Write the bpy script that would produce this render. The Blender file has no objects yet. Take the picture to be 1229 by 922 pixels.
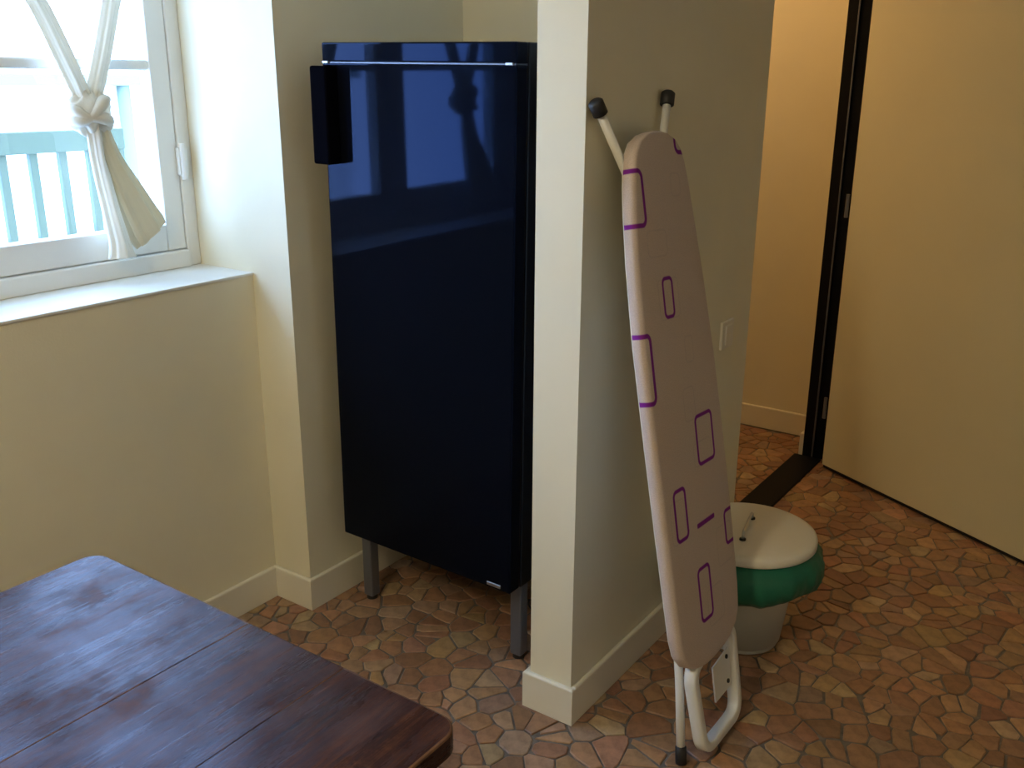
import bpy, bmesh, math, random
from mathutils import Vector, Matrix
random.seed(7)
S = bpy.context.scene
COL = S.collection
R = math.radians

# ------------------------------------------------------------------ camera
F, PITCH, ROLL, YAW, EYE = 1141.6, R(17.642), R(0.2202), R(34.952), 1.55
fwh = Vector((-math.sin(YAW), math.cos(YAW), 0)); rt = Vector((math.cos(YAW), math.sin(YAW), 0))
fw = fwh * math.cos(PITCH) + Vector((0, 0, -math.sin(PITCH)))
up = rt.cross(fw)
r2 = rt * math.cos(ROLL) + up * math.sin(ROLL); u2 = up * math.cos(ROLL) - rt * math.sin(ROLL)
cam_d = bpy.data.cameras.new('camera'); cam = bpy.data.objects.new('camera', cam_d); COL.objects.link(cam)
m3 = Matrix((r2, u2, -fw)).transposed()
cam.matrix_world = Matrix.Translation((0, 0, EYE)) @ m3.to_4x4()
cam_d.sensor_width = 36; cam_d.sensor_fit = 'HORIZONTAL'; cam_d.lens = F / 1229 * 36; cam_d.clip_start = .02
S.camera = cam

# ------------------------------------------------------------------ sky, light, exposure
SKY_COL, SKY_STR = (0.52, 0.80, 1.38), 8.5
HALL_W, ROOM_W = 9.5, 33.0
world = bpy.data.worlds.new('sky'); S.world = world; world.use_nodes = True
bg = world.node_tree.nodes['Background']; bg.inputs[0].default_value = (*SKY_COL, 1); bg.inputs[1].default_value = SKY_STR
vs = S.view_settings; vs.view_transform = 'Standard'; vs.look = 'None'; vs.exposure = 0.62; vs.gamma = 1.0; vs.use_curve_mapping = False

def portal(loc, sy, sz):
    d = bpy.data.lights.new('window_portal', 'AREA'); d.shape = 'RECTANGLE'; d.size = sz; d.size_y = sy
    d.cycles.is_portal = True
    o = bpy.data.objects.new('window_portal', d); COL.objects.link(o); o.location = loc
    o.rotation_euler = (0, R(-90), 0)
    return o
portal((-2.47, 1.05, 1.62), 1.4, 1.1)

# ------------------------------------------------------------------ helpers
def link(name, me, mat=None, parent=None, smooth=False):
    if isinstance(me, bmesh.types.BMesh):
        bm = me; me = bpy.data.meshes.new(name)
        bmesh.ops.recalc_face_normals(bm, faces=bm.faces); bm.to_mesh(me); bm.free()
    if mat is not None and not me.materials: me.materials.append(mat)
    o = bpy.data.objects.new(name, me); COL.objects.link(o)
    if parent is not None: o.parent = parent
    if smooth: me.polygons.foreach_set('use_smooth', [True] * len(me.polygons))
    return o
def empty(name, loc=(0, 0, 0), parent=None):
    o = bpy.data.objects.new(name, None); COL.objects.link(o); o.location = loc
    if parent is not None: o.parent = parent
    o.empty_display_size = .05
    return o
def tag(o, label=None, cat=None, group=None, kind=None):
    if label: o['label'] = label
    if cat: o['category'] = cat
    if group: o['group'] = group
    if kind: o['kind'] = kind
    return o
def add_box(bm, x0, x1, y0, y1, z0, z1, bev=0, seg=2):
    r = bmesh.ops.create_cube(bm, size=1)
    vs_ = r['verts']
    bmesh.ops.scale(bm, verts=vs_, vec=(x1 - x0, y1 - y0, z1 - z0))
    bmesh.ops.translate(bm, verts=vs_, vec=((x0 + x1) / 2, (y0 + y1) / 2, (z0 + z1) / 2))
    if bev:
        es = list({e for v in vs_ for e in v.link_edges})
        bmesh.ops.bevel(bm, geom=es, offset=bev, segments=seg, affect='EDGES', profile=.5)
def box(name, x0, x1, y0, y1, z0, z1, mat, parent=None, bev=0, seg=2):
    bm = bmesh.new(); add_box(bm, x0, x1, y0, y1, z0, z1, bev, seg)
    return link(name, bm, mat, parent)
def add_tube(bm, pts, rad, n=12, closed=False, caps=True):
    pts = [Vector(p) for p in pts]; N = len(pts); rings = []
    rads = rad if isinstance(rad, (list, tuple)) else [rad] * N
    prev = None
    for i, p in enumerate(pts):
        if closed: t = (pts[(i + 1) % N] - pts[i - 1]).normalized()
        else: t = (pts[min(i + 1, N - 1)] - pts[max(i - 1, 0)]).normalized()
        if prev is None:
            a = t.orthogonal().normalized()
        else:
            a = (prev - t * prev.dot(t)).normalized()
        prev = a; b = t.cross(a)
        rings.append([bm.verts.new(p + (a * math.cos(2 * math.pi * k / n) + b * math.sin(2 * math.pi * k / n)) * rads[i]) for k in range(n)])
    M = N if closed else N - 1
    for i in range(M):
        A, B = rings[i], rings[(i + 1) % N]
        for k in range(n): bm.faces.new((A[k], A[(k + 1) % n], B[(k + 1) % n], B[k]))
    if not closed and caps:
        bm.faces.new(rings[0][::-1]); bm.faces.new(rings[-1])
def tube(name, pts, rad, mat, parent=None, n=12, closed=False):
    bm = bmesh.new(); add_tube(bm, pts, rad, n, closed)
    o = link(name, bm, mat, parent, smooth=True)
    return o
def lathe(name, prof, mat, parent=None, n=64, f=None, smooth=True):
    """prof = [(r, z)], revolved about local z; f(theta, i, r, z) -> (r, z)"""
    bm = bmesh.new(); rings = []
    for i, (r, z) in enumerate(prof):
        ring = []
        for k in range(n):
            th = 2 * math.pi * k / n
            rr, zz = (r, z) if f is None else f(th, i, r, z)
            ring.append(bm.verts.new((rr * math.cos(th), rr * math.sin(th), zz)))
        rings.append(ring)
    for A, B in zip(rings, rings[1:]):
        for k in range(n): bm.faces.new((A[k], A[(k + 1) % n], B[(k + 1) % n], B[k]))
    return link(name, bm, mat, parent, smooth)
def round_path(pts, r, seg=6, closed=True):
    """round the corners of a polyline"""
    pts = [Vector(p) for p in pts]; out = []; N = len(pts)
    for i, p in enumerate(pts):
        if not closed and i in (0, N - 1): out.append(p); continue
        a = (pts[i - 1] - p); b = (pts[(i + 1) % N] - p)
        d = min(r, a.length * .45, b.length * .45)
        pa = p + a.normalized() * d; pb = p + b.normalized() * d
        for k in range(seg + 1):
            t = k / seg
            out.append(pa * (1 - t) ** 2 + p * 2 * t * (1 - t) + pb * t * t)
    return out
def prism(name, poly, z0, z1, mat, parent=None, bev=0, keep=None):
    bm = bmesh.new()
    vs_ = [bm.verts.new((x, y, z0)) for x, y in poly]
    f = bm.faces.new(vs_)
    r = bmesh.ops.extrude_face_region(bm, geom=[f])
    bmesh.ops.translate(bm, verts=[v for v in r['geom'] if isinstance(v, bmesh.types.BMVert)], vec=(0, 0, z1 - z0))
    if bev:
        es = [e for e in bm.edges if abs(e.verts[0].co.z - z1) < 1e-6 and abs(e.verts[1].co.z - z1) < 1e-6]
        fine_es = [] if keep is None else [e for e in es if not keep((e.verts[0].co + e.verts[1].co) / 2)]
        es = [e for e in es if e not in fine_es]
        if fine_es: bmesh.ops.bevel(bm, geom=fine_es, offset=.0009, segments=1, affect='EDGES'); es = [e for e in bm.edges if abs(e.verts[0].co.z - z1) < 1e-6 and abs(e.verts[1].co.z - z1) < 1e-6 and keep((e.verts[0].co + e.verts[1].co) / 2)]
        bmesh.ops.bevel(bm, geom=es, offset=bev, segments=2, affect='EDGES', profile=.5)
    return link(name, bm, mat, parent)

# ------------------------------------------------------------------ materials
def mat(name, col=(.8, .8, .8), rough=.5, metal=0, spec=.5, **kw):
    m = bpy.data.materials.new(name); m.use_nodes = True
    b = m.node_tree.nodes['Principled BSDF']
    b.inputs['Base Color'].default_value = (*col, 1); b.inputs['Roughness'].default_value = rough
    b.inputs['Metallic'].default_value = metal; b.inputs['Specular IOR Level'].default_value = spec
    for k, v in kw.items(): b.inputs[k.replace('_', ' ')].default_value = v
    return m
def N(m, t, **kw):
    n = m.node_tree.nodes.new(t)
    for k, v in kw.items(): setattr(n, k, v)
    return n
def L(m, a, b): m.node_tree.links.new(a, b)
def bsdf(m): return m.node_tree.nodes['Principled BSDF']
def coords(m, out='Object', scale=(1, 1, 1)):
    tc = N(m, 'ShaderNodeTexCoord'); mp = N(m, 'ShaderNodeMapping'); mp.inputs['Scale'].default_value = scale
    L(m, tc.outputs[out], mp.inputs[0]); return mp.outputs[0]
def noise(m, vec, scale, detail=3, rough=.55):
    n = N(m, 'ShaderNodeTexNoise'); n.inputs['Scale'].default_value = scale; n.inputs['Detail'].default_value = detail
    n.inputs['Roughness'].default_value = rough; L(m, vec, n.inputs['Vector']); return n.outputs[0]
def ramp(m, fac, stops):
    r = N(m, 'ShaderNodeValToRGB'); e = r.color_ramp.elements
    while len(e) < len(stops): e.new(.5)
    for el, (p, c) in zip(e, stops): el.position = p; el.color = (*c, 1)
    L(m, fac, r.inputs[0]); return r.outputs[0]
def bump(m, h, strength=.2, dist=.002):
    b = N(m, 'ShaderNodeBump'); b.inputs['Strength'].default_value = strength; b.inputs['Distance'].default_value = dist
    L(m, h, b.inputs['Height']); L(m, b.outputs[0], bsdf(m).inputs['Normal'])
def mixc(m, fac, a, b, mode='MIX'):
    x = N(m, 'ShaderNodeMix', data_type='RGBA', blend_type=mode)
    for s, v in ((x.inputs[0], fac), (x.inputs[6], a), (x.inputs[7], b)):
        if hasattr(v, 'is_linked'): L(m, v, s)
        elif isinstance(v, (int, float)): s.default_value = v
        else: s.default_value = (*v, 1)
    return x.outputs[2]
def math_(m, op, a, b=None):
    x = N(m, 'ShaderNodeMath', operation=op)
    for s, v in zip(x.inputs, (a, b)):
        if v is None: continue
        if hasattr(v, 'is_linked'): L(m, v, s)
        else: s.default_value = v
    return x.outputs[0]

def paint(name, col, var=.03, rough=.75):
    m = mat(name, col, rough, spec=.25)
    v = coords(m); n = noise(m, v, 3, 4)
    L(m, ramp(m, n, [(.3, tuple(c * (1 - var) for c in col)), (.7, tuple(min(1, c * (1 + var)) for c in col))]), bsdf(m).inputs['Base Color'])
    bump(m, noise(m, v, 180, 3), .12, .002)
    return m
M_wall = paint('cream wall paint', (.80, .76, .60))
M_base = mat('baseboard gloss paint', (.80, .77, .66), .38)
M_ceil = paint('ceiling paint', (.82, .80, .72))
M_door = paint('door leaf paint', (.66, .62, .44), .02, .55)
M_black = mat('black frame paint', (.006, .007, .011), .5, spec=.12)
M_gap = mat('dark rubber and gap shade', (.006, .006, .008), .7)  # fridge gasket rubber, also the painted shade under the door leaf
M_winframe = mat('window frame paint', (.80, .80, .76), .4)
M_white = mat('white powder coat', (.78, .78, .74), .3)
M_steel = mat('brushed steel', (.55, .56, .58), .35, 1)
M_dsteel = mat('dark grey leg paint', (.16, .17, .21), .38, .5)
M_fridge = mat('black gloss fridge door', (.003, .004, .008), .045, spec=.105)
bsdf(M_fridge).inputs['Specular Tint'].default_value = (.14, .34, 1, 1)  # sky blue of the window reflection put into the gloss colour
M_fbody = mat('black fridge side', (.004, .005, .009), .35, spec=.3)
M_handle = mat('matte black handle', (.0025, .0025, .004), .7, spec=.0)
M_rubber = mat('black rubber cap', (.012, .012, .014), .55)
M_switch = mat('switch plastic', (.78, .74, .64), .35)
M_binlid = mat('white bin plastic', (.82, .79, .70), .28)
M_bin = mat('bin body plastic', (.62, .64, .60), .35)
M_grout = mat('grey floor mortar', (.16, .14, .125), .55)
_v = coords(M_grout); L(M_grout, ramp(M_grout, noise(M_grout, _v, 35, 4), [(.3, (.10, .09, .085)), (.7, (.22, .195, .175))]), bsdf(M_grout).inputs['Base Color'])
M_concrete = paint('pale render', (.80, .80, .78), .04)
M_bluewood = mat('blue grey railing paint', (.14, .175, .15), .6, spec=.1)
M_shutter = mat('teal shutter paint', (.16, .20, .17), .6, spec=.1)
M_lampglass = mat('opal lamp shade', (.9, .85, .72), .4)

def glass(name):
    m = bpy.data.materials.new(name); m.use_nodes = True; nt = m.node_tree; nt.nodes.clear()
    out = nt.nodes.new('ShaderNodeOutputMaterial'); mx = nt.nodes.new('ShaderNodeMixShader'); fr = nt.nodes.new('ShaderNodeFresnel')
    fr.inputs[0].default_value = 1.45
    tr = nt.nodes.new('ShaderNodeBsdfTransparent'); gl = nt.nodes.new('ShaderNodeBsdfGlossy'); gl.inputs['Roughness'].default_value = .01
    tr.inputs[0].default_value = (.95, .97, .97, 1)
    ge = nt.nodes.new('ShaderNodeNewGeometry'); inv = nt.nodes.new('ShaderNodeMath'); inv.operation = 'SUBTRACT'; inv.inputs[0].default_value = 1
    mu = nt.nodes.new('ShaderNodeMath'); mu.operation = 'MULTIPLY'
    nt.links.new(ge.outputs['Backfacing'], inv.inputs[1]); nt.links.new(fr.outputs[0], mu.inputs[0]); nt.links.new(inv.outputs[0], mu.inputs[1])
    nt.links.new(mu.outputs[0], mx.inputs[0]); nt.links.new(tr.outputs[0], mx.inputs[1]); nt.links.new(gl.outputs[0], mx.inputs[2])
    nt.links.new(mx.outputs[0], out.inputs[0]); return m
M_glass = glass('window glass')
def cloth(name, col, trans=.4):
    m = mat(name, col, .85, spec=.1)
    nt = m.node_tree; out = [n for n in nt.nodes if n.type == 'OUTPUT_MATERIAL'][0]
    tl = N(m, 'ShaderNodeBsdfTranslucent'); tl.inputs[0].default_value = (*col, 1)
    mx = N(m, 'ShaderNodeMixShader'); mx.inputs[0].default_value = trans
    L(m, bsdf(m).outputs[0], mx.inputs[1]); L(m, tl.outputs[0], mx.inputs[2]); L(m, mx.outputs[0], out.inputs[0])
    v = coords(m); bump(m, noise(m, v, 60, 3), .3, .004)
    return m
M_curtain = cloth('cream curtain cotton', (.86, .82, .72), .28)
M_curtain2 = cloth('cream curtain print', (.70, .62, .45), .2)
M_bag = cloth('green bin bag film', (.025, .20, .125), .25)
bsdf(M_bag).inputs['Roughness'].default_value = .35; bsdf(M_bag).inputs['Specular IOR Level'].default_value = .4

# worn dark wood, grain along local y
def wood():
    m = mat('worn dark varnished wood', (.1, .04, .025), .35)
    g = coords(m, 'Object', (1, .07, 1)); g2 = coords(m, 'Object', (1, .16, 1)); iso = coords(m)
    fine = noise(m, g, 150, 8, .75); broad = noise(m, g2, 16, 6, .72); patch = noise(m, iso, 7.5, 6, .68)
    base = ramp(m, fine, [(.30, (.012, .005, .005)), (.5, (.036, .014, .010)), (.70, (.10, .040, .022))])
    worn = ramp(m, broad, [(.52, (0, 0, 0)), (.74, (1, 1, 1))])
    c1 = mixc(m, math_(m, 'MULTIPLY', worn, .7), base, (.12, .052, .028))
    wp = ramp(m, patch, [(.60, (0, 0, 0)), (.74, (1, 1, 1))])
    c2 = mixc(m, math_(m, 'MULTIPLY', wp, .55), c1, (.19, .08, .045))
    L(m, c2, bsdf(m).inputs['Base Color'])
    rr = N(m, 'ShaderNodeMapRange'); rr.inputs[1].default_value = .3; rr.inputs[2].default_value = .75; rr.inputs[3].default_value = .16; rr.inputs[4].default_value = .44
    L(m, broad, rr.inputs[0]); L(m, rr.outputs[0], bsdf(m).inputs['Roughness'])
    sp = N(m, 'ShaderNodeMapRange'); sp.inputs[1].default_value = .40; sp.inputs[2].default_value = .60; sp.inputs[3].default_value = .32; sp.inputs[4].default_value = .04
    L(m, mixc(m, .35, patch, fine), sp.inputs[0]); bsdf(m).inputs['Specular Tint'].default_value = (.60, .66, 1, 1); L(m, sp.outputs[0], bsdf(m).inputs['Specular IOR Level'])  # blue of the sky sheen put into the varnish tint
    bump(m, math_(m, 'ADD', fine, math_(m, 'MULTIPLY', patch, .6)), .35, .0014)
    return m
M_wood = wood()

# stone: colour per stone from the mesh attribute, mottling from noise
def stone():
    m = mat('terracotta and marble shards', (.4, .2, .1), .36, spec=.45)
    at = N(m, 'ShaderNodeAttribute', attribute_name='stone_colour')
    v = coords(m); n1 = noise(m, v, 26, 5, .65); n2 = noise(m, v, 120, 3)
    k = ramp(m, n1, [(.28, (.58, .55, .55)), (.5, (.95, .95, .95)), (.75, (1.3, 1.28, 1.25))])
    L(m, mixc(m, 1.0, at.outputs[0], k, 'MULTIPLY'), bsdf(m).inputs['Base Color'])
    bump(m, n2, .15, .0015)
    rr = N(m, 'ShaderNodeMapRange'); rr.inputs[1].default_value = .3; rr.inputs[2].default_value = .7; rr.inputs[3].default_value = .26; rr.inputs[4].default_value = .5
    L(m, n1, rr.inputs[0]); L(m, rr.outputs[0], bsdf(m).inputs['Roughness'])
    return m
M_stone = stone()

# ------------------------------------------------------------------ room shell
HC = 2.52                       # ceiling height
WX, NX = -1.985, -2.14          # main face of the window wall, face of the thin wall under the sill
NY0, NY1 = .33, 1.77            # window niche
PX0, PX1, PY = -1.17, -1.048, 1.762   # partition faces and its free end
DO0, DO1 = 2.785, 3.88          # doorway in the partition line
FY = 4.135                      # far wall
BY = 2.56                       # wall behind the fridge
OUT = -2.50                     # outer face of window wall
RX, KY = 2.1, -2.4              # right wall and wall behind the camera
HX = -3.1                       # far side of the hall

floor = tag(box('floor', HX - .1, RX + .1, KY - .1, FY + .1, -.12, -.0045, M_grout), 'floor of broken terracotta pieces set in grey mortar', 'floor', kind='structure')
ceiling = tag(box('ceiling', OUT - .6, RX + .1, KY - .1, FY + .1, HC, HC + .1, M_ceil), 'plain pale ceiling over the room', 'ceiling', kind='structure')

def multi(name, boxes, m, label, cat='wall', kind='structure'):
    bm = bmesh.new()
    for b in boxes: add_box(bm, *b)
    return tag(link(name, bm, m), label, cat, kind=kind)
SILL = 1.03; HEAD = 2.18
multi('wall_left', [
    (OUT, WX, NY1, BY + .1, -.004, HC), (OUT, WX, KY, NY0, -.004, HC),
    (OUT, NX, NY0, NY1, -.004, SILL - .008), (OUT, WX, NY0, NY1, HEAD, HC)], M_wall,
    'cream painted wall with a deep niche around the window')
multi('wall_alcove', [(HX, PX0 + .001, BY, BY + .1, -.004, HC)], M_wall, 'cream wall behind the black fridge')
multi('wall_partition', [(PX0, PX1, PY, DO0, -.004, HC), (PX0, PX1, DO0, FY, 2.14, HC), (PX0, PX1, DO1 + .05, FY, -.004, HC)], M_wall,
      'cream partition wall with a free end beside the fridge')
multi('wall_back', [(HX, RX + .1, FY, FY + .1, -.004, HC)], M_wall, 'cream wall seen through the black door frame')
multi('wall_right', [(RX, RX + .1, KY, FY, -.004, HC)], M_wall, 'cream side wall of the room')
multi('wall_front', [(OUT, RX + .1, KY - .1, KY, -.004, HC)], M_wall, 'cream wall across the room from the fridge')
multi('wall_hall', [(HX - .1, HX, BY, FY + .1, -.004, HC)], M_wall, 'cream end wall of the small hall')

BH, BT = .104, .014             # baseboard height and thickness
def baseboard(name, runs, label):
    root = tag(empty(name), label, 'baseboard', kind='structure')
    for (x0, x1, y0, y1) in runs:
        bm = bmesh.new(); add_box(bm, x0, x1, y0, y1, 0.001, BH)
        es = [e for e in bm.edges if min(v.co.z for v in e.verts) > BH - 1e-4]
        bmesh.ops.bevel(bm, geom=es, offset=.006, segments=3, affect='EDGES', profile=.5)
        link('skirting_board', bm, M_base, root)
    return root
baseboard('baseboard_left', [(NX, NX + BT, NY0 + BT, NY1 - BT), (NX, WX + BT, NY1 - BT, NY1), (WX, WX + BT, NY1, BY),
                             (WX, WX + BT, KY, NY0 - .001), (NX, WX + BT, NY0, NY0 + BT)], 'cream skirting board around the window niche')
baseboard('baseboard_alcove', [(WX + BT, PX0 - BT, BY - BT, BY)], 'cream skirting board behind the fridge')
baseboard('baseboard_partition', [(PX0 - BT, PX1 + BT, PY - .016, PY), (PX1, PX1 + BT, PY, DO0), (PX0 - BT, PX0, PY, BY - BT)],
          'cream skirting board wrapping the free end of the partition')
baseboard('baseboard_back', [(HX, PX0 - .02, FY - BT, FY), (PX0 - .02, PX0, DO1 + .005, FY), (PX1, RX, FY - BT, FY)], 'cream skirting board on the wall past the doorway')
baseboard('baseboard_right', [(RX - BT, RX, KY, FY - BT)], 'cream skirting board of the side wall')
baseboard('baseboard_front', [(WX + BT, RX - BT, KY, KY + BT)], 'cream skirting board of the wall across from the fridge')

# ------------------------------------------------------------------ window
sill = tag(box('trim_1', OUT + .05, NX + .004, NY0, NY1, SILL - .008, SILL, M_winframe, bev=.002), 'white painted sill board under the window', 'sill', kind='structure')
win = tag(empty('window_1', (-2.40, 1.05, SILL)), 'white wooden window with two glazed casements over a deep sill', 'window', kind='structure')
def wbox(name, y0, y1, z0, z1, x0, x1, m=M_winframe, parent=win, bev=.004):
    bm = bmesh.new(); add_box(bm, x0, x1, y0 - 1.05, y1 - 1.05, z0 - SILL, z1 - SILL, bev)
    return link(name, bm, m, parent)
wbox('frame_stile', 1.728, 1.77, SILL, HEAD, -.05, .035); wbox('frame_stile', .33, .372, SILL, HEAD, -.05, .035)
wbox('frame_rail', .372, 1.728, SILL, SILL + .05, -.05, .045); wbox('frame_rail', .372, 1.728, HEAD - .045, HEAD, -.05, .035)
def sash(y0, y1):
    s = empty('sash', (0, 0, 0), win)
    st, z0, z1 = .062, SILL + .052, HEAD - .047
    for a in (y0, y1 - st): wbox('stile', a, a + st, z0, z1, -.02, .03, parent=s)
    wbox('rail', y0 + st, y1 - st, z0, z0 + .075, -.02, .03, parent=s); wbox('rail', y0 + st, y1 - st, z1 - .065, z1, -.02, .03, parent=s)
    wbox('muntin', y0 + st, y1 - st, 1.575, 1.603, -.012, .026, parent=s, bev=.006)
    for a, b in ((z0 + .075, 1.575), (1.603, z1 - .065)): wbox('pane', y0 + st, y1 - st, a, b, .004, .008, M_glass, s, 0)
sash(1.062, 1.727); sash(.373, 1.038)
wbox('cover_strip', 1.03, 1.07, SILL + .055, HEAD - .05, .028, .046)
for z in (1.28, 1.95):
    bm = bmesh.new(); add_tube(bm, [(.045, 1.733 - 1.05, z - SILL), (.045, 1.733 - 1.05, z - SILL + .10)], .009, 12)
    add_box(bm, .03, .045, 1.72 - 1.05, 1.75 - 1.05, z - SILL + .012, z - SILL + .088, .002)
    link('hinge', bm, M_winframe, win)

# ------------------------------------------------------------------ doorway with black frame and open leaf
door = tag(empty('door_1', (-1.11, DO1, 0)), 'tall cream door standing open in a black frame', 'door', kind='structure')
def dbox(name, x0, x1, y0, y1, z0, z1, m, bev=.003, parent=door):
    bm = bmesh.new(); add_box(bm, x0 + 1.11, x1 + 1.11, y0 - DO1, y1 - DO1, z0, z1, bev)
    return link(name, bm, m, parent)
dbox('threshold', -1.205, -1.088, DO0, DO1, -.004, .008, M_black)
dbox('jamb', -1.172, -1.128, DO1, DO1 + .05, .0, 2.14, M_black)
dbox('jamb', -1.128, -1.082, DO1 + .014, DO1 + .05, .0, 2.14, M_black)
dbox('door_stop', -1.131, -1.125, DO1 - .006, DO1 + .002, .0, 2.14, M_dsteel, .002)
dbox('head_jamb', -1.172, -1.085, DO0, DO1, 2.10, 2.14, M_black)
leaf = empty('leaf', (.050, -.083, 0), door)
leaf.rotation_euler = (0, 0, math.atan2(-.452, .817))
LW = 1.05
bm = bmesh.new(); add_box(bm, 0, LW, 0, .04, .018, 2.09, .003); link('leaf_panel', bm, M_door, leaf)
bm = bmesh.new(); add_box(bm, 0.002, LW, .008, .034, .004, .0185); link('gap_shade', bm, M_gap, leaf)  # dark strip painting the shadow in the gap below the leaf
bm = bmesh.new(); add_box(bm, -.006, -.0005, .004, .036, .02, 2.085); link('edge_strip', bm, M_black, leaf)
for z in (.22, 1.05, 1.85):
    bm = bmesh.new(); add_tube(bm, [(-.012, -.004, z), (-.012, -.004, z + .09)], .007, 10); link('hinge', bm, M_dsteel, leaf)
bm = bmesh.new()
add_tube(bm, [(LW - .06, 0, 1.02), (LW - .06, -.05, 1.02)], .009, 12); add_tube(bm, round_path([(LW - .06, -.045, 1.02), (LW - .06, -.052, 1.02), (LW - .18, -.052, 1.02)], .006, 4, False), .009, 12)
add_box(bm, LW - .08, LW - .04, -.008, 0, .93, 1.10, .003); link('door_handle', bm, M_steel, leaf)

# ------------------------------------------------------------------ black fridge on legs
fr = tag(empty('fridge', (-1.604, 1.85, 0)), 'tall black glossy fridge on grey legs between window wall and partition', 'fridge')
FW, FH, FZ, FD = .612, 1.402, .238, .60
body = empty('cabinet', (0, 0, FZ), fr); body.rotation_euler = (R(.35), R(.85), 0)
w = FW / 2
def fbox(name, x0, x1, y0, y1, z0, z1, m, bev=.003, seg=3):
    bm = bmesh.new(); add_box(bm, x0, x1, y0, y1, z0, z1, bev, seg); return link(name, bm, m, body)
fbox('shell', -w, w, .052, FD, 0, FH, M_fbody, .004)
fbox('door_panel', -w, w, 0, .046, .004, FH - .050, M_fridge, .004)
fbox('top_panel', -w, w, 0, .046, FH - .047, FH, M_fridge, .004)
fbox('metal_strip', -w + .004, w - .004, .003, .050, FH - .0505, FH - .0465, M_dsteel, 0)
fbox('hinge_cap', -w + .002, -w + .022, -.002, .02, FH - .051, FH - .045, M_steel, .001)
fbox('hinge_cap', w - .03, w - .010, -.002, .02, FH - .051, FH - .045, M_steel, .001)
fbox('handle', -w - .002, -w + .056, -.046, 0, 1.10, 1.345, M_handle, .006)
fbox('door_gasket', -w + .012, w - .012, .044, .054, .01, FH - .055, M_gap, 0)
fbox('logo_plate', w - .075, w - .03, -.003, .004, .012, .022, M_steel, .001)
for lx, ly in ((-.275, .075), (.285, .075), (-.275, FD - .05), (.285, FD - .05)):
    bm = bmesh.new(); add_box(bm, lx - .018, lx + .018, ly - .018, ly + .018, .012, FZ + .012, .004, 2)
    lg = link('leg', bm, M_dsteel, fr)
    bm = bmesh.new(); add_tube(bm, [(lx, ly, 0), (lx, ly, .013)], .017, 16); link('foot_pad', bm, M_rubber, lg)

# ------------------------------------------------------------------ table
TX0, TX1, TY0, TY1, TZ = -1.478, -.652, -.62, .826, .75
tb = tag(empty('table', ((TX0 + TX1) / 2, (TY0 + TY1) / 2, 0)), 'dark worn wooden table with rounded corners', 'table')
cx, cy = (TX0 + TX1) / 2, (TY0 + TY1) / 2
def corner_poly(x0, x1, y0, y1, rads, seg=8):
    P_ = []
    for (x, y, sx, sy, r, a0) in ((x1, y1, -1, -1, rads[0], 0), (x0, y1, 1, -1, rads[1], 90), (x0, y0, 1, 1, rads[2], 180), (x1, y0, -1, 1, rads[3], 270)):
        if r <= 0: P_.append((x, y)); continue
        for k in range(seg + 1):
            a = R(a0 + 90 * k / seg); P_.append((x + sx * r + r * math.cos(a), y + sy * r + r * math.sin(a)))
    return P_
M_rim = mat('worn bare wood rim', (.20, .095, .042), .5)
_n = noise(M_rim, coords(M_rim), 14, 4); L(M_rim, ramp(M_rim, _n, [(.4, (.05, .02, .012)), (.65, (.24, .12, .055))]), bsdf(M_rim).inputs['Base Color'])
seams = [TX0, -1.071, -.868, TX1]
for i in range(3):
    a, b = seams[i] + (.00015 if i else 0), seams[i + 1] - (.00015 if i < 2 else 0)
    rr = [.035 if i == 2 else 0, .035 if i == 0 else 0, .035 if i == 0 else 0, .035 if i == 2 else 0]
    poly = [(x - cx, y - cy) for x, y in corner_poly(a, b, TY0, TY1, rr)]
    pk = prism('plank', poly, TZ - .032, TZ - (.0002 if i == 1 else 0), M_wood, tb, bev=.0038, keep=lambda c: not any(abs(c.x + cx - q) < .004 for q in seams[1:3]))
    pk.data.materials.append(M_rim)
    for f in pk.data.polygons:
        if .1 < f.normal.z < .985: f.material_index = 1
hx, hy = (TX1 - TX0) / 2, (TY1 - TY0) / 2
for (x0, x1, y0, y1) in ((-hx + .06, hx - .06, hy - .085, hy - .063), (-hx + .06, hx - .06, -hy + .063, -hy + .085), (-hx + .063, -hx + .085, -hy + .09, hy - .09), (hx - .085, hx - .063, -hy + .09, hy - .09)):
    bm = bmesh.new(); add_box(bm, x0, x1, y0, y1, TZ - .125, TZ - .0325); link('apron', bm, M_wood, tb)
for sx in (-1, 1):
    for sy in (-1, 1):
        bm = bmesh.new(); lx, ly = sx * (hx - .085), sy * (hy - .085)
        r_ = bmesh.ops.create_cone(bm, cap_ends=True, segments=4, radius1=.036, radius2=.046, depth=TZ - .034)
        bmesh.ops.rotate(bm, verts=bm.verts, matrix=Matrix.Rotation(R(45), 3, 'Z')); bmesh.ops.translate(bm, verts=bm.verts, vec=(lx, ly, (TZ - .034) / 2))
        link('leg', bm, M_wood, tb)

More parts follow.
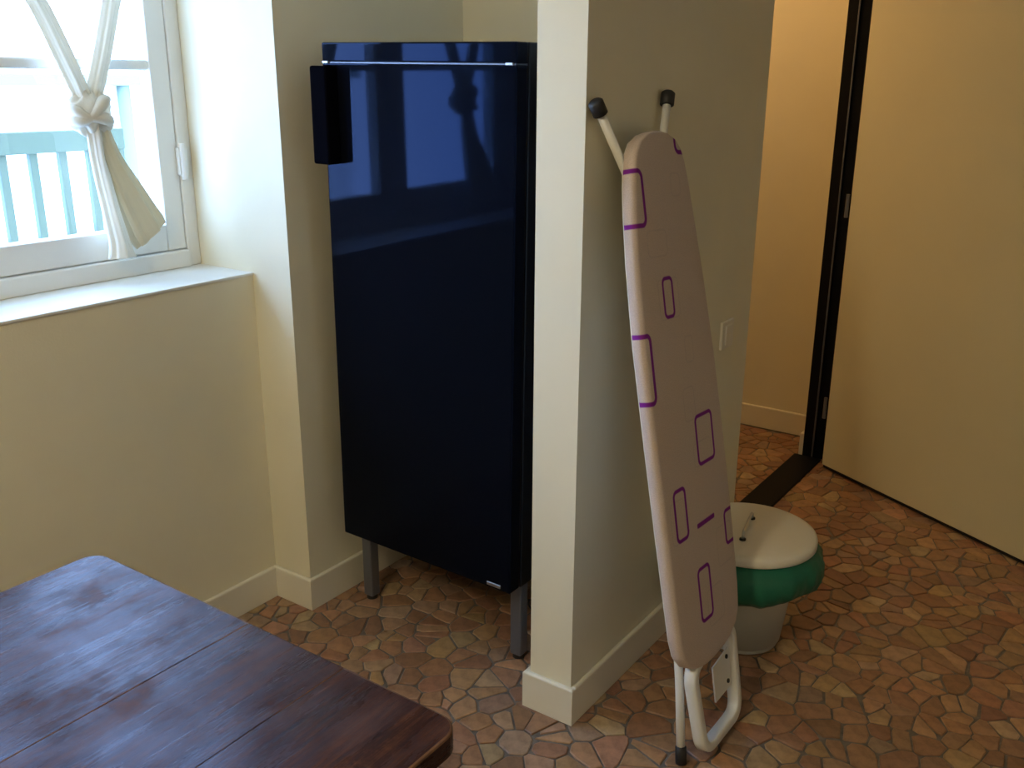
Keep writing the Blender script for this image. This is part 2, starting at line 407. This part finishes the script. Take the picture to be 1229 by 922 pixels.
# ------------------------------------------------------------------ ironing board leaning on the partition
IB = tag(empty('ironing_board', (-.735, 1.905, 0)), 'folded ironing board with purple patterned cover leaning on the partition', 'ironing board')
bv = Vector((-.20, .06, 1)).normalized(); bu = (Vector((0, 1, 0)) - bv * bv.y).normalized(); bn = bu.cross(bv)
B0 = Vector((0, 0, .235))
def bp(u, v, d=0): return B0 + bu * u + bv * v + bn * d
Lpts = [(0, -.06), (.008, -.095), (.027, -.132), (.056, -.156), (.1, -.166), (.335, -.175), (.56, -.182), (.78, -.186), (.956, -.178), (1.06, -.167), (1.119, -.158), (1.153, -.149), (1.19, -.136), (1.215, -.112), (1.231, -.078), (1.238, -.045)]
Rpts = [(0, .03), (.004, .075), (.011, .107), (.032, .148), (.061, .169), (.12, .178), (.27, .180), (.41, .178), (.55, .174), (.72, .166), (.916, .146), (1.043, .127), (1.12, .116), (1.17, .105), (1.2, .092), (1.22, .070), (1.233, .034), (1.238, .0)]
def interp(T, v):
    if v <= T[0][0]: return T[0][1]
    for (a, x), (b, y) in zip(T, T[1:]):
        if v <= b: return x + (y - x) * (v - a) / (b - a)
    return T[-1][1]
vsamp = sorted({round(a, 4) for a, _ in Lpts + Rpts} | {round(.02 * k, 3) for k in range(1, 61)})
TH = .030; er = .013
bm = bmesh.new(); uvl = bm.loops.layers.uv.new('unwrapped'); rings = []; uvs = {}
for v in vsamp:
    l, r = interp(Lpts, v), interp(Rpts, v)
    prof = []                                    # (u, depth, unwrapped u)
    arc = []
    for k in range(7):                            # left rounded edge, back to front
        a = math.pi * k / 6 * .5
        arc.append((l + er * (1 - math.sin(a)), -er * (1 - math.cos(a)), 0))
    left = [(l + .004, -TH), (l, -TH + .005), (l, -er)] + [(l + er * (1 - math.cos(R(15 * k))), -er + er * math.sin(R(15 * k))) for k in range(1, 7)]
    mid = [(l + er + (r - l - 2 * er) * k / 10, .0012 * math.sin(math.pi * k / 10)) for k in range(1, 10)]
    right = [(2 * (l + r) / 2 - a, b) for a, b in [(l + (x - l), y) for x, y in reversed(left)]]
    prof = left + mid + right
    c = (l + r) / 2; s = [0]
    for p, q in zip(prof, prof[1:]): s.append(s[-1] + math.hypot(q[0] - p[0], q[1] - p[1]))
    half = s[-1] / 2
    ring = []
    for p, ss in zip(prof, s):
        vtx = bm.verts.new(bp(p[0], v, p[1])); uvs[vtx] = (c + ss - half, v); ring.append(vtx)
    rings.append(ring)
for A, B in zip(rings, rings[1:]):
    for k in range(len(A) - 1):
        f = bm.faces.new((A[k], A[k + 1], B[k + 1], B[k]))
bm.faces.new(rings[0]); bm.faces.new(rings[-1][::-1])
for f in bm.faces:
    f.smooth = True
    for lp in f.loops: lp[uvl].uv = uvs[lp.vert]
M_cover = mat('ironing board cover fabric', (.6, .5, .46), .85, spec=.1)
def cover_nodes():
    m = M_cover
    uvn = N(m, 'ShaderNodeUVMap', uv_map='unwrapped'); sep = N(m, 'ShaderNodeSeparateXYZ'); L(m, uvn.outputs[0], sep.inputs[0])
    U, V = sep.outputs[0], sep.outputs[1]
    def outline(c_u, c_v, hu, hv, rad, th, soft=.0012):
        def ax(x, c_, h): 
            a = math_(m, 'ABSOLUTE', math_(m, 'SUBTRACT', x, c_)); return math_(m, 'SUBTRACT', a, h - rad)
        qx, qy = ax(U, c_u, hu), ax(V, c_v, hv)
        ox, oy = math_(m, 'MAXIMUM', qx, 0), math_(m, 'MAXIMUM', qy, 0)
        ln = math_(m, 'SQRT', math_(m, 'ADD', math_(m, 'MULTIPLY', ox, ox), math_(m, 'MULTIPLY', oy, oy)))
        d = math_(m, 'SUBTRACT', math_(m, 'ADD', ln, math_(m, 'MINIMUM', math_(m, 'MAXIMUM', qx, qy), 0)), rad)
        if th: d = math_(m, 'SUBTRACT', math_(m, 'ABSOLUTE', d), th)
        mr = N(m, 'ShaderNodeMapRange'); mr.inputs[1].default_value = soft; mr.inputs[2].default_value = -soft
        L(m, d, mr.inputs[0]); return mr.outputs[0]
    purple = [(-.193, 1.095, .072, .058, .016, .0052), (-.053, .873, .022, .043, .012, .0042), (-.217, .729, .060, .074, .014, .0054),
              (.062, .526, .044, .057, .013, .0046), (-.097, .382, .027, .058, .013, .0046), (.172, .280, .044, .041, .012, .0046),
              (-.014, .166, .030, .063, .013, .0046), (.115, 1.26, .062, .068, .016, .0052), (.024, .331, .048, .006, .004, 0)]
    acc = None
    for p in purple:
        o = outline(*p); acc = o if acc is None else math_(m, 'MAXIMUM', acc, o)
    rnd = random.Random(5); fa = None                # faint grey oblongs printed between the purple ones
    for k in range(9):
        o = outline(rnd.uniform(-.12, .13), .12 + k * .125, rnd.uniform(.02, .05), rnd.uniform(.025, .05), .012, .0016)
        fa = o if fa is None else math_(m, 'MAXIMUM', fa, o)
    v = coords(m, 'UV', (1, 1, 1)); n = noise(m, v, 400, 2)
    base = ramp(m, n, [(.35, (.52, .43, .38)), (.65, (.62, .52, .46))])
    c1 = mixc(m, math_(m, 'MULTIPLY', fa, .22), base, (.30, .27, .30))
    L(m, mixc(m, acc, c1, (.20, .022, .26)), bsdf(m).inputs['Base Color'])
    bump(m, noise(m, coords(m), 22, 3), .25, .006)
cover_nodes()
link('cover', bm, M_cover, IB)
# metal deck behind the cover
bm = bmesh.new(); vsd = [v for v in vsamp if .012 < v < 1.226]
pf = [bp(interp(Lpts, v) + .012, v, -TH - .0005) for v in vsd] + [bp(interp(Rpts, v) - .012, v, -TH - .0005) for v in reversed(vsd)]
fc = bm.faces.new([bm.verts.new(p) for p in pf]); rg = bmesh.ops.extrude_face_region(bm, geom=[fc])
bmesh.ops.translate(bm, verts=[x for x in rg['geom'] if isinstance(x, bmesh.types.BMVert)], vec=-bn * .006)
link('deck', bm, M_white, IB)
# folded legs: forked one with both feet up, single one standing on the floor
O = Vector((-.735, 1.905, 0))
def W(x, y, z): return Vector((x, y, z)) - O
ft1, ft2 = W(-1.029, 1.774, 1.503), W(-1.029, 2.100, 1.518)
for a, uu in ((ft1, -.012), (ft2, .012)):
    j = bp(uu - .01, 1.04, -TH - .018)
    pts = round_path([a, j, bp(uu - .01, .15, -TH - .018)], .05, 6, False)
    lg = tube('leg', pts, .0098, M_white, IB, 14)
    d = (a - j).normalized()
    tube('foot_cap', [a - d * .022, a - d * .020, a + d * .008, a + d * .012], [.012, .0165, .0165, .012], M_rubber, lg, 16)
fb = W(-.748, 1.780, .0)
j = bp(-.085, -.01, -TH - .022)
d = (fb - j).normalized()
pts = round_path([fb - d * .012, j, bp(-.045, .12, -TH - .042), bp(-.03, .95, -TH - .042)], .06, 6, False)
lg = tube('leg', pts, .0105, M_white, IB, 14)
tube('foot_cap', [fb - d * .045, fb - d * .043, fb - d * .003, fb], [.011, .0135, .0135, .011], M_rubber, lg, 16)
# iron rest: bent flat band below the tail with a small bracket plate
loop = round_path([bp(-.100, .005, -.017), bp(-.078, -.212, -.017), bp(.125, -.205, -.017), bp(.132, .03, -.017)], .045, 7, True)
bm = bmesh.new(); rr_ = []
NL = len(loop)
for i, p in enumerate(loop):
    t = (loop[(i + 1) % NL] - loop[i - 1]).normalized(); s_ = t.cross(bn).normalized()
    rr_.append([bm.verts.new(p + s_ * a + bn * b) for a, b in ((-.009, .015), (.009, .015), (.012, .012), (.012, -.012), (.009, -.015), (-.009, -.015), (-.012, -.012), (-.012, .012))])
for i in range(NL):
    A, B = rr_[i], rr_[(i + 1) % NL]
    for k in range(8): bm.faces.new((A[k], A[(k + 1) % 8], B[(k + 1) % 8], B[k]))
rest = link('iron_rest', bm, M_white, IB, smooth=True)
bm = bmesh.new(); q = [bp(.022, -.045, -.018), bp(.120, -.030, -.018), bp(.116, -.130, -.018), bp(.022, -.135, -.018)]
fc = bm.faces.new([bm.verts.new(p) for p in q]); rg = bmesh.ops.extrude_face_region(bm, geom=[fc])
bmesh.ops.translate(bm, verts=[x for x in rg['geom'] if isinstance(x, bmesh.types.BMVert)], vec=-bn * .004)
link('bracket_plate', bm, M_white, rest)
for u_, v_ in ((.100, -.048), (.098, -.112)):
    c0 = bp(u_, v_, -.019); tube('screw', [c0, c0 + bn * .004], .0058, M_rubber, rest, 12)

# ------------------------------------------------------------------ bin with green bag
bn_ = tag(empty('waste_bin', (-.845, 2.385, 0)), 'white round bin with flat lid standing behind the ironing board', 'bin')
lathe('bucket', [(0, .002), (.098, .002), (.104, .006), (.107, .02), (.113, .06), (.1155, .064), (.1155, .070), (.114, .074), (.117, .10), (.1195, .104), (.1195, .110), (.118, .114), (.130, .19), (.150, .285), (.156, .318), (.152, .318), (.14, .26), (.11, .02), (0, .012)], M_bin, bn_, 72)
rb = random.Random(3); ph = [rb.uniform(0, 6.28) for _ in range(6)]
def ruff(th, i, r, z):
    a = (0, .2, .6, 1, 1, .8)[min(i, 5)]
    q = .55 * math.sin(9 * th + ph[0]) + .35 * math.sin(17 * th + ph[1] + i * .5) + .25 * math.sin(31 * th + ph[2] - i * .4)
    return r + .0065 * a * q, z + .006 * a * (math.sin(5 * th + ph[3]) + .5 * math.sin(13 * th + ph[4]))
lathe('bag_skirt', [(.162, .320), (.190, .310), (.208, .285), (.209, .252), (.197, .222), (.172, .200), (.166, .205), (.19, .226), (.202, .254), (.201, .282), (.184, .303), (.160, .314)], M_bag, bn_, 160, ruff)
lid = lathe('lid', [(0, .352), (.10, .3515), (.16, .350), (.176, .348), (.183, .344), (.1855, .337), (.1855, .322), (.183, .319), (.178, .319), (.176, .332), (.10, .336), (0, .336)], M_binlid, bn_, 96)
ha = math.atan2(.80, -.42)
hd = Vector((math.cos(R(101.5)), math.sin(R(101.5)), 0)); hc = Vector((-.002, -.014, .351))
tube('lid_handle', round_path([hc - hd * .072, hc - hd * .070 + Vector((0, 0, .022)), hc + hd * .070 + Vector((0, 0, .022)), hc + hd * .072], .012, 5, False), .0042, M_steel, lid, 10)
for s_ in (-1, 1):
    c0 = hc + hd * .072 * s_; tube('handle_mount', [c0, c0 + Vector((0, 0, .005))], .009, M_rubber, lid, 12)

# ------------------------------------------------------------------ light switch on the partition
sw = tag(empty('light_switch', (PX1, 2.60, .84)), 'small cream switch plate on the partition near the doorway', 'light switch')
bm = bmesh.new(); add_box(bm, 0, .010, -.042, .042, -.042, .042, .003); link('plate', bm, M_switch, sw)
bm = bmesh.new(); add_box(bm, .009, .014, -.022, .022, -.030, .030, .002); link('rocker', bm, M_switch, sw)

# ------------------------------------------------------------------ knotted curtains
def strand(name, path, widths, depths, m, parent, seed, pleats=5, amp=.16, n=48, sub=6):
    rn = random.Random(seed); p0_ = rn.uniform(0, 6.28)
    P_ = [Vector(p) for p in path]; pts, ws, ds = [], [], []
    for i in range(len(P_) - 1):
        a, b = P_[max(i - 1, 0)], P_[i]; c, d = P_[i + 1], P_[min(i + 2, len(P_) - 1)]
        for k in range(sub):
            t = k / sub; t2, t3 = t * t, t * t * t
            pts.append(.5 * ((2 * b) + (c - a) * t + (2 * a - 5 * b + 4 * c - d) * t2 + (3 * b - a - 3 * c + d) * t3))
            ws.append(widths[i] * (1 - t) + widths[i + 1] * t); ds.append(depths[i] * (1 - t) + depths[i + 1] * t)
    pts.append(P_[-1]); ws.append(widths[-1]); ds.append(depths[-1])
    bm = bmesh.new(); rings = []
    for i, p in enumerate(pts):
        t = (pts[min(i + 1, len(pts) - 1)] - pts[max(i - 1, 0)]).normalized()
        dx = Vector((1, 0, 0)); dx = (dx - t * dx.dot(t)).normalized(); wd = t.cross(dx)
        ring = []
        for k in range(n):
            th = 2 * math.pi * k / n
            q = 1 + amp * math.sin(pleats * th + p0_ + i * .05) + .5 * amp * math.sin((2 * pleats + 1) * th + i * .03)
            ring.append(bm.verts.new(p + wd * (math.cos(th) * ws[i] / 2 * q) + dx * (math.sin(th) * ds[i] / 2 * q)))
        rings.append(ring)
    for A, B in zip(rings, rings[1:]):
        for k in range(n): bm.faces.new((A[k], A[(k + 1) % n], B[(k + 1) % n], B[k]))
    bm.faces.new(rings[0][::-1]); bm.faces.new(rings[-1])
    return link(name, bm, m, parent, smooth=True)
def curtain(loc, label, flip=1):
    c = tag(empty('curtain', loc), label, 'curtain', 'curtains knotted in front of the window')
    f = flip
    # local: y along the window, z up, knot centre at origin
    strand('strand', [(.0, .30 * -f, .60), (0, -.17 * f, .38), (0, -.10 * f, .26), (0, -.050 * f, .14), (0, -.012 * f, .035)], [.13, .065, .042, .044, .040], [.035, .035, .03, .035, .04], M_curtain, c, 1)
    strand('strand', [(0, .25 * f, .60), (0, .135 * f, .38), (0, .095 * f, .26), (0, .055 * f, .14), (0, .015 * f, .035)], [.12, .06, .042, .042, .040], [.035, .035, .03, .035, .04], M_curtain, c, 2)
    strand('tail', [(.008, .002 * f, -.02), (.008, .005 * f, -.12), (.012, .018 * f, -.24), (.016, .030 * f, -.33), (.02, .030 * f, -.375)], [.036, .036, .038, .046, .066], [.04, .04, .045, .05, .055], M_curtain, c, 3, 4)
    strand('tail', [(.0, .015 * f, -.025), (.0, .040 * f, -.12), (.0, .085 * f, -.22), (-.002, .125 * f, -.305), (-.002, .140 * f, -.33)], [.05, .062, .085, .105, .10], [.035, .035, .035, .035, .03], M_curtain2, c, 4, 6)
    # knot: creased body and two wraps round it
    bm = bmesh.new(); bmesh.ops.create_uvsphere(bm, u_segments=40, v_segments=24, radius=1)
    for v in bm.verts:
        th = math.atan2(v.co.y, v.co.x); z = v.co.z
        q = 1 + .07 * math.sin(5 * th + 5 * z) + .05 * math.sin(9 * th - 7 * z)
        v.co = Vector((v.co.x * .040 * q, v.co.y * .056 * q, v.co.z * .056 * q))
    kn = link('knot', bm, M_curtain, c, smooth=True)
    for tilt, zz, rr in ((32 * f, .008, 1.0), (-20 * f, -.012, .94)):
        pts = []
        for k in range(36):
            a = 2 * math.pi * k / 36; p = Vector((.042 * math.cos(a) * rr, .055 * math.sin(a) * rr, .006 * math.sin(3 * a)))
            p.rotate(Matrix.Rotation(R(tilt), 3, 'X')); pts.append(p + Vector((0, 0, zz)))
        bm = bmesh.new(); add_tube(bm, pts, [.013 + .003 * math.sin(2 * math.pi * k / 9) for k in range(36)], 12, True)
        link('wrap', bm, M_curtain, kn, smooth=True)
    return c
curtain((-2.325, 1.443, 1.470), 'cream knotted curtain with a flared tail near the fridge side reveal')
curtain((-2.325, .690, 1.470), 'cream knotted curtain on the casement farther from the fridge', -1)
rod_y = ((1.10, 1.70), (.40, 1.00))
for i, (a, b) in enumerate(rod_y):
    rd = tag(tube('curtain_rod', [(-2.325, a, 2.075), (-2.325, b, 2.075)], .006, M_steel), ('thin metal rod carrying the curtain near the fridge side reveal', 'thin metal rod carrying the curtain farther from the fridge')[i], 'curtain rod', 'rods across the window casements')

# ------------------------------------------------------------------ outside the window
rl = tag(empty('balcony_railing', (-3.15, 1.7, 0)), 'blue grey balcony railing with upright bars outside the window', 'railing')
def rbox(name, y0, y1, z0, z1, x0=-.02, x1=.02):
    bm = bmesh.new(); add_box(bm, x0, x1, y0, y1, z0, z1, .003); return link(name, bm, M_bluewood, rl)
rbox('top_rail', -.62, .36, 1.318, 1.388, -.03, .03); rbox('bottom_rail', -.62, .36, 1.0, 1.03)
for k in range(17, 27):
    y = -2.35 + k * .1035; rbox('bar', y - .014, y + .014, 1.03, 1.318, -.012, .012)
for k in range(2): rbox('post', -.62 + k * .94, -.58 + k * .94, -.12, 1.35)
tag(box('balcony_slab', -3.3, OUT, -1.2, 4.2, -.3, -.12, M_concrete), 'pale concrete slab under the balcony railing', 'balcony', kind='structure')
bd = tag(empty('building', (-8.5, 4, -3)), 'pale rendered house with teal shutters across the street', 'building')
bm = bmesh.new(); add_box(bm, -3, 0, -9, 6, 0, 4.55); link('wall', bm, M_concrete, bd)
bm = bmesh.new()
add_box(bm, 0, .14, -9.1, 6.1, 4.50, 4.60, .02); link('gutter', bm, M_shutter, bd)
tube('downpipe', [(.06, 1.62, 4.5), (.06, 1.62, .1)], .06, M_shutter, bd)
for k in range(6):
    y = -8 + k * 2.3
    wn = empty('window', (0, y, .9), bd)
    bm = bmesh.new(); add_box(bm, .0, .05, -.45, .45, 0, 1.5, .01); link('pane', bm, M_shutter, wn)
    for s_ in (-1, 1):
        bm = bmesh.new(); add_box(bm, .01, .07, s_ * .72 - .25, s_ * .72 + .25, 0, 1.5, .01); link('shutter', bm, M_shutter, wn)

# ------------------------------------------------------------------ lamps
def ceiling_lamp(loc, watts, col, label):
    o = tag(empty('ceiling_lamp', loc), label, 'lamp')
    lathe('canopy', [(0, 0), (.06, 0), (.06, -.02), (.02, -.03), (0, -.03)], M_white, o, 32)
    lathe('shade', [(.03, -.03), (.13, -.06), (.17, -.11), (.16, -.13)], M_lampglass, o, 48)
    d = bpy.data.lights.new('bulb', 'POINT'); d.energy = watts; d.color = col; d.shadow_soft_size = .14
    b = bpy.data.objects.new('bulb', d); COL.objects.link(b); b.parent = o; b.location = (0, 0, -.22)
ceiling_lamp((-1.95, 3.40, HC), HALL_W, (1, .58, .24), 'opal glass ceiling lamp in the hall past the doorway')
ceiling_lamp((-.92, -.55, HC), ROOM_W, (1, .83, .52), 'opal glass ceiling lamp over the middle of the room')

# ------------------------------------------------------------------ broken stone paving
def voronoi(x0, x1, y0, y1, sp, rnd):
    nx, ny = int((x1 - x0) / sp) + 1, int((y1 - y0) / sp) + 1; grid = {}
    for i in range(-2, nx + 2):
        for j in range(-2, ny + 2):
            if rnd.random() < .2: continue
            grid[(i, j)] = (x0 + (i + .5 + (j % 2) * .5 + rnd.uniform(-.48, .48)) * sp, y0 + (j + .5 + rnd.uniform(-.48, .48)) * sp)
    cells = []
    for (i, j), (px, py) in grid.items():
        if not (0 <= i < nx and 0 <= j < ny): continue
        poly = [(px - 2 * sp, py - 2 * sp), (px + 2 * sp, py - 2 * sp), (px + 2 * sp, py + 2 * sp), (px - 2 * sp, py + 2 * sp)]
        gap = rnd.uniform(.0012, .0042)
        nb = sorted(((q[0] - px) ** 2 + (q[1] - py) ** 2, q) for q in (grid.get((i + a, j + b)) for a in range(-3, 4) for b in range(-3, 4) if a or b) if q)
        for d2, q in nb[:18]:
            d = math.sqrt(d2); nxv, nyv = (q[0] - px) / d, (q[1] - py) / d; h = d / 2 - gap
            out = []; M_ = len(poly)
            for k in range(M_):
                A, B = poly[k], poly[(k + 1) % M_]
                da = (A[0] - px) * nxv + (A[1] - py) * nyv - h; db = (B[0] - px) * nxv + (B[1] - py) * nyv - h
                if da <= 0: out.append(A)
                if (da < 0) != (db < 0):
                    t = da / (da - db); out.append((A[0] + (B[0] - A[0]) * t, A[1] + (B[1] - A[1]) * t))
            poly = out
            if len(poly) < 3: break
        if len(poly) < 3: continue
        # clip to the floor rectangle
        pl = [(min(max(x, x0), x1), min(max(y, y0), y1)) for x, y in poly]
        cl = [p for k, p in enumerate(pl) if math.dist(p, pl[k - 1]) > .006]
        ch = []                                   # chip some corners
        for k, p in enumerate(cl):
            a_, b_ = cl[k - 1], cl[(k + 1) % len(cl)]
            if rnd.random() < .5 and math.dist(p, a_) > .03 and math.dist(p, b_) > .03:
                t1, t2 = rnd.uniform(.1, .28), rnd.uniform(.1, .28)
                ch += [(p[0] + (a_[0] - p[0]) * t1, p[1] + (a_[1] - p[1]) * t1), (p[0] + (b_[0] - p[0]) * t2, p[1] + (b_[1] - p[1]) * t2)]
            else: ch.append(p)
        cl = ch
        if len(cl) >= 3:
            ar = abs(sum(a[0] * b[1] - b[0] * a[1] for a, b in zip(cl, cl[1:] + cl[:1]))) / 2
            if ar > .0004: cells.append(cl)
    return cells
PAL = [((.34, .195, .125), 5), ((.38, .23, .145), 5), ((.41, .27, .17), 4), ((.30, .17, .115), 3), ((.45, .34, .23), 2), ((.38, .27, .205), 3), ((.35, .21, .145), 4), ((.42, .285, .16), 2)]
PW = [p for p, w_ in PAL for _ in range(w_)]
rs = random.Random(11)
cells = voronoi(HX + .02, RX - .02, KY + .02, FY - .02, .056, rs)
def stone_geo(poly, rnd):
    cxx = sum(p[0] for p in poly) / len(poly); cyy = sum(p[1] for p in poly) / len(poly); n = len(poly)
    zt = rnd.uniform(-.0012, .0004); tx, ty = rnd.uniform(-.006, .006), rnd.uniform(-.006, .006)
    V_, F_ = [], []
    for z, s in ((-.0055, 0), (zt - .0016, 0), (zt, .0028)):
        for x, y in poly:
            d = math.hypot(x - cxx, y - cyy) or 1; k = max(0, 1 - s / d)
            V_.append((cxx + (x - cxx) * k, cyy + (y - cyy) * k, z + (0 if z < -.005 else (x - cxx) * tx + (y - cyy) * ty)))
    for r_ in range(2):
        for k in range(n): F_.append((r_ * n + k, r_ * n + (k + 1) % n, (r_ + 1) * n + (k + 1) % n, (r_ + 1) * n + k))
    F_.append(tuple(2 * n + k for k in range(n)))
    c = rnd.choice(PW); g = rnd.uniform(.82, 1.18); c = tuple(min(1, x * g * k_ * rnd.uniform(.95, 1.05)) for x, k_ in zip(c, (.95, .88, .80)))
    return V_, F_, c, (cxx, cyy)
def ccw(p): return p if sum(a[0] * b[1] - b[0] * a[1] for a, b in zip(p, p[1:] + p[:1])) > 0 else p[::-1]
stones = [stone_geo(ccw(c), rs) for c in cells]
bpy.context.view_layer.update(); dg = bpy.context.evaluated_depsgraph_get()
eye = Vector((0, 0, EYE))
def seen_area(st):
    V_, F_, c, (x, y) = st
    d = Vector((x, y, 0.0)) - eye; wz = d.dot(fw)
    if wz <= .1: return 0
    px, py = 614.5 + F * d.dot(r2) / wz, 461 - F * d.dot(u2) / wz
    if not (-10 < px < 1239 and -10 < py < 932): return 0
    hit, loc, nn, idx, ob, mx = S.ray_cast(dg, eye, d.normalized())
    if hit and loc.z > .004: return 0
    n = len(V_) // 3
    pr = []
    for v in V_[2 * n:]:
        e = Vector(v) - eye; q = e.dot(fw); pr.append((F * e.dot(r2) / q, F * e.dot(u2) / q))
    return abs(sum(a[0] * b[1] - b[0] * a[1] for a, b in zip(pr, pr[1:] + pr[:1]))) / 2
area = [seen_area(s) for s in stones]
order = sorted(range(len(stones)), key=lambda i: -area[i])
top = set(i for i in order[:300] if area[i] > 0)
def stone_mesh(name, V_, F_, cols):
    me = bpy.data.meshes.new(name); me.from_pydata(V_, [], F_)
    at = me.attributes.new('stone_colour', 'FLOAT_COLOR', 'FACE')
    at.data.foreach_set('color', [x for c in cols for x in (*c, 1)])
    me.materials.append(M_stone); return me
bV, bF, bC = [], [], []
for i, (V_, F_, c, ctr) in enumerate(stones):
    if i in top:
        o = link('paving_stone', stone_mesh('paving_stone', [(x - ctr[0], y - ctr[1], z) for x, y, z in V_], F_, [c] * len(F_)), None, floor)
        o.location = (ctr[0], ctr[1], 0)
    else:
        k = len(bV); bV += V_; bF += [tuple(a + k for a in f) for f in F_]; bC += [c] * len(F_)
o = link('paving_stones', stone_mesh('paving_stones', bV, bF, bC), None, floor); o['kind'] = 'stuff'
print('stones', len(stones), 'single', len(top), 'seen', sum(a > 0 for a in area))
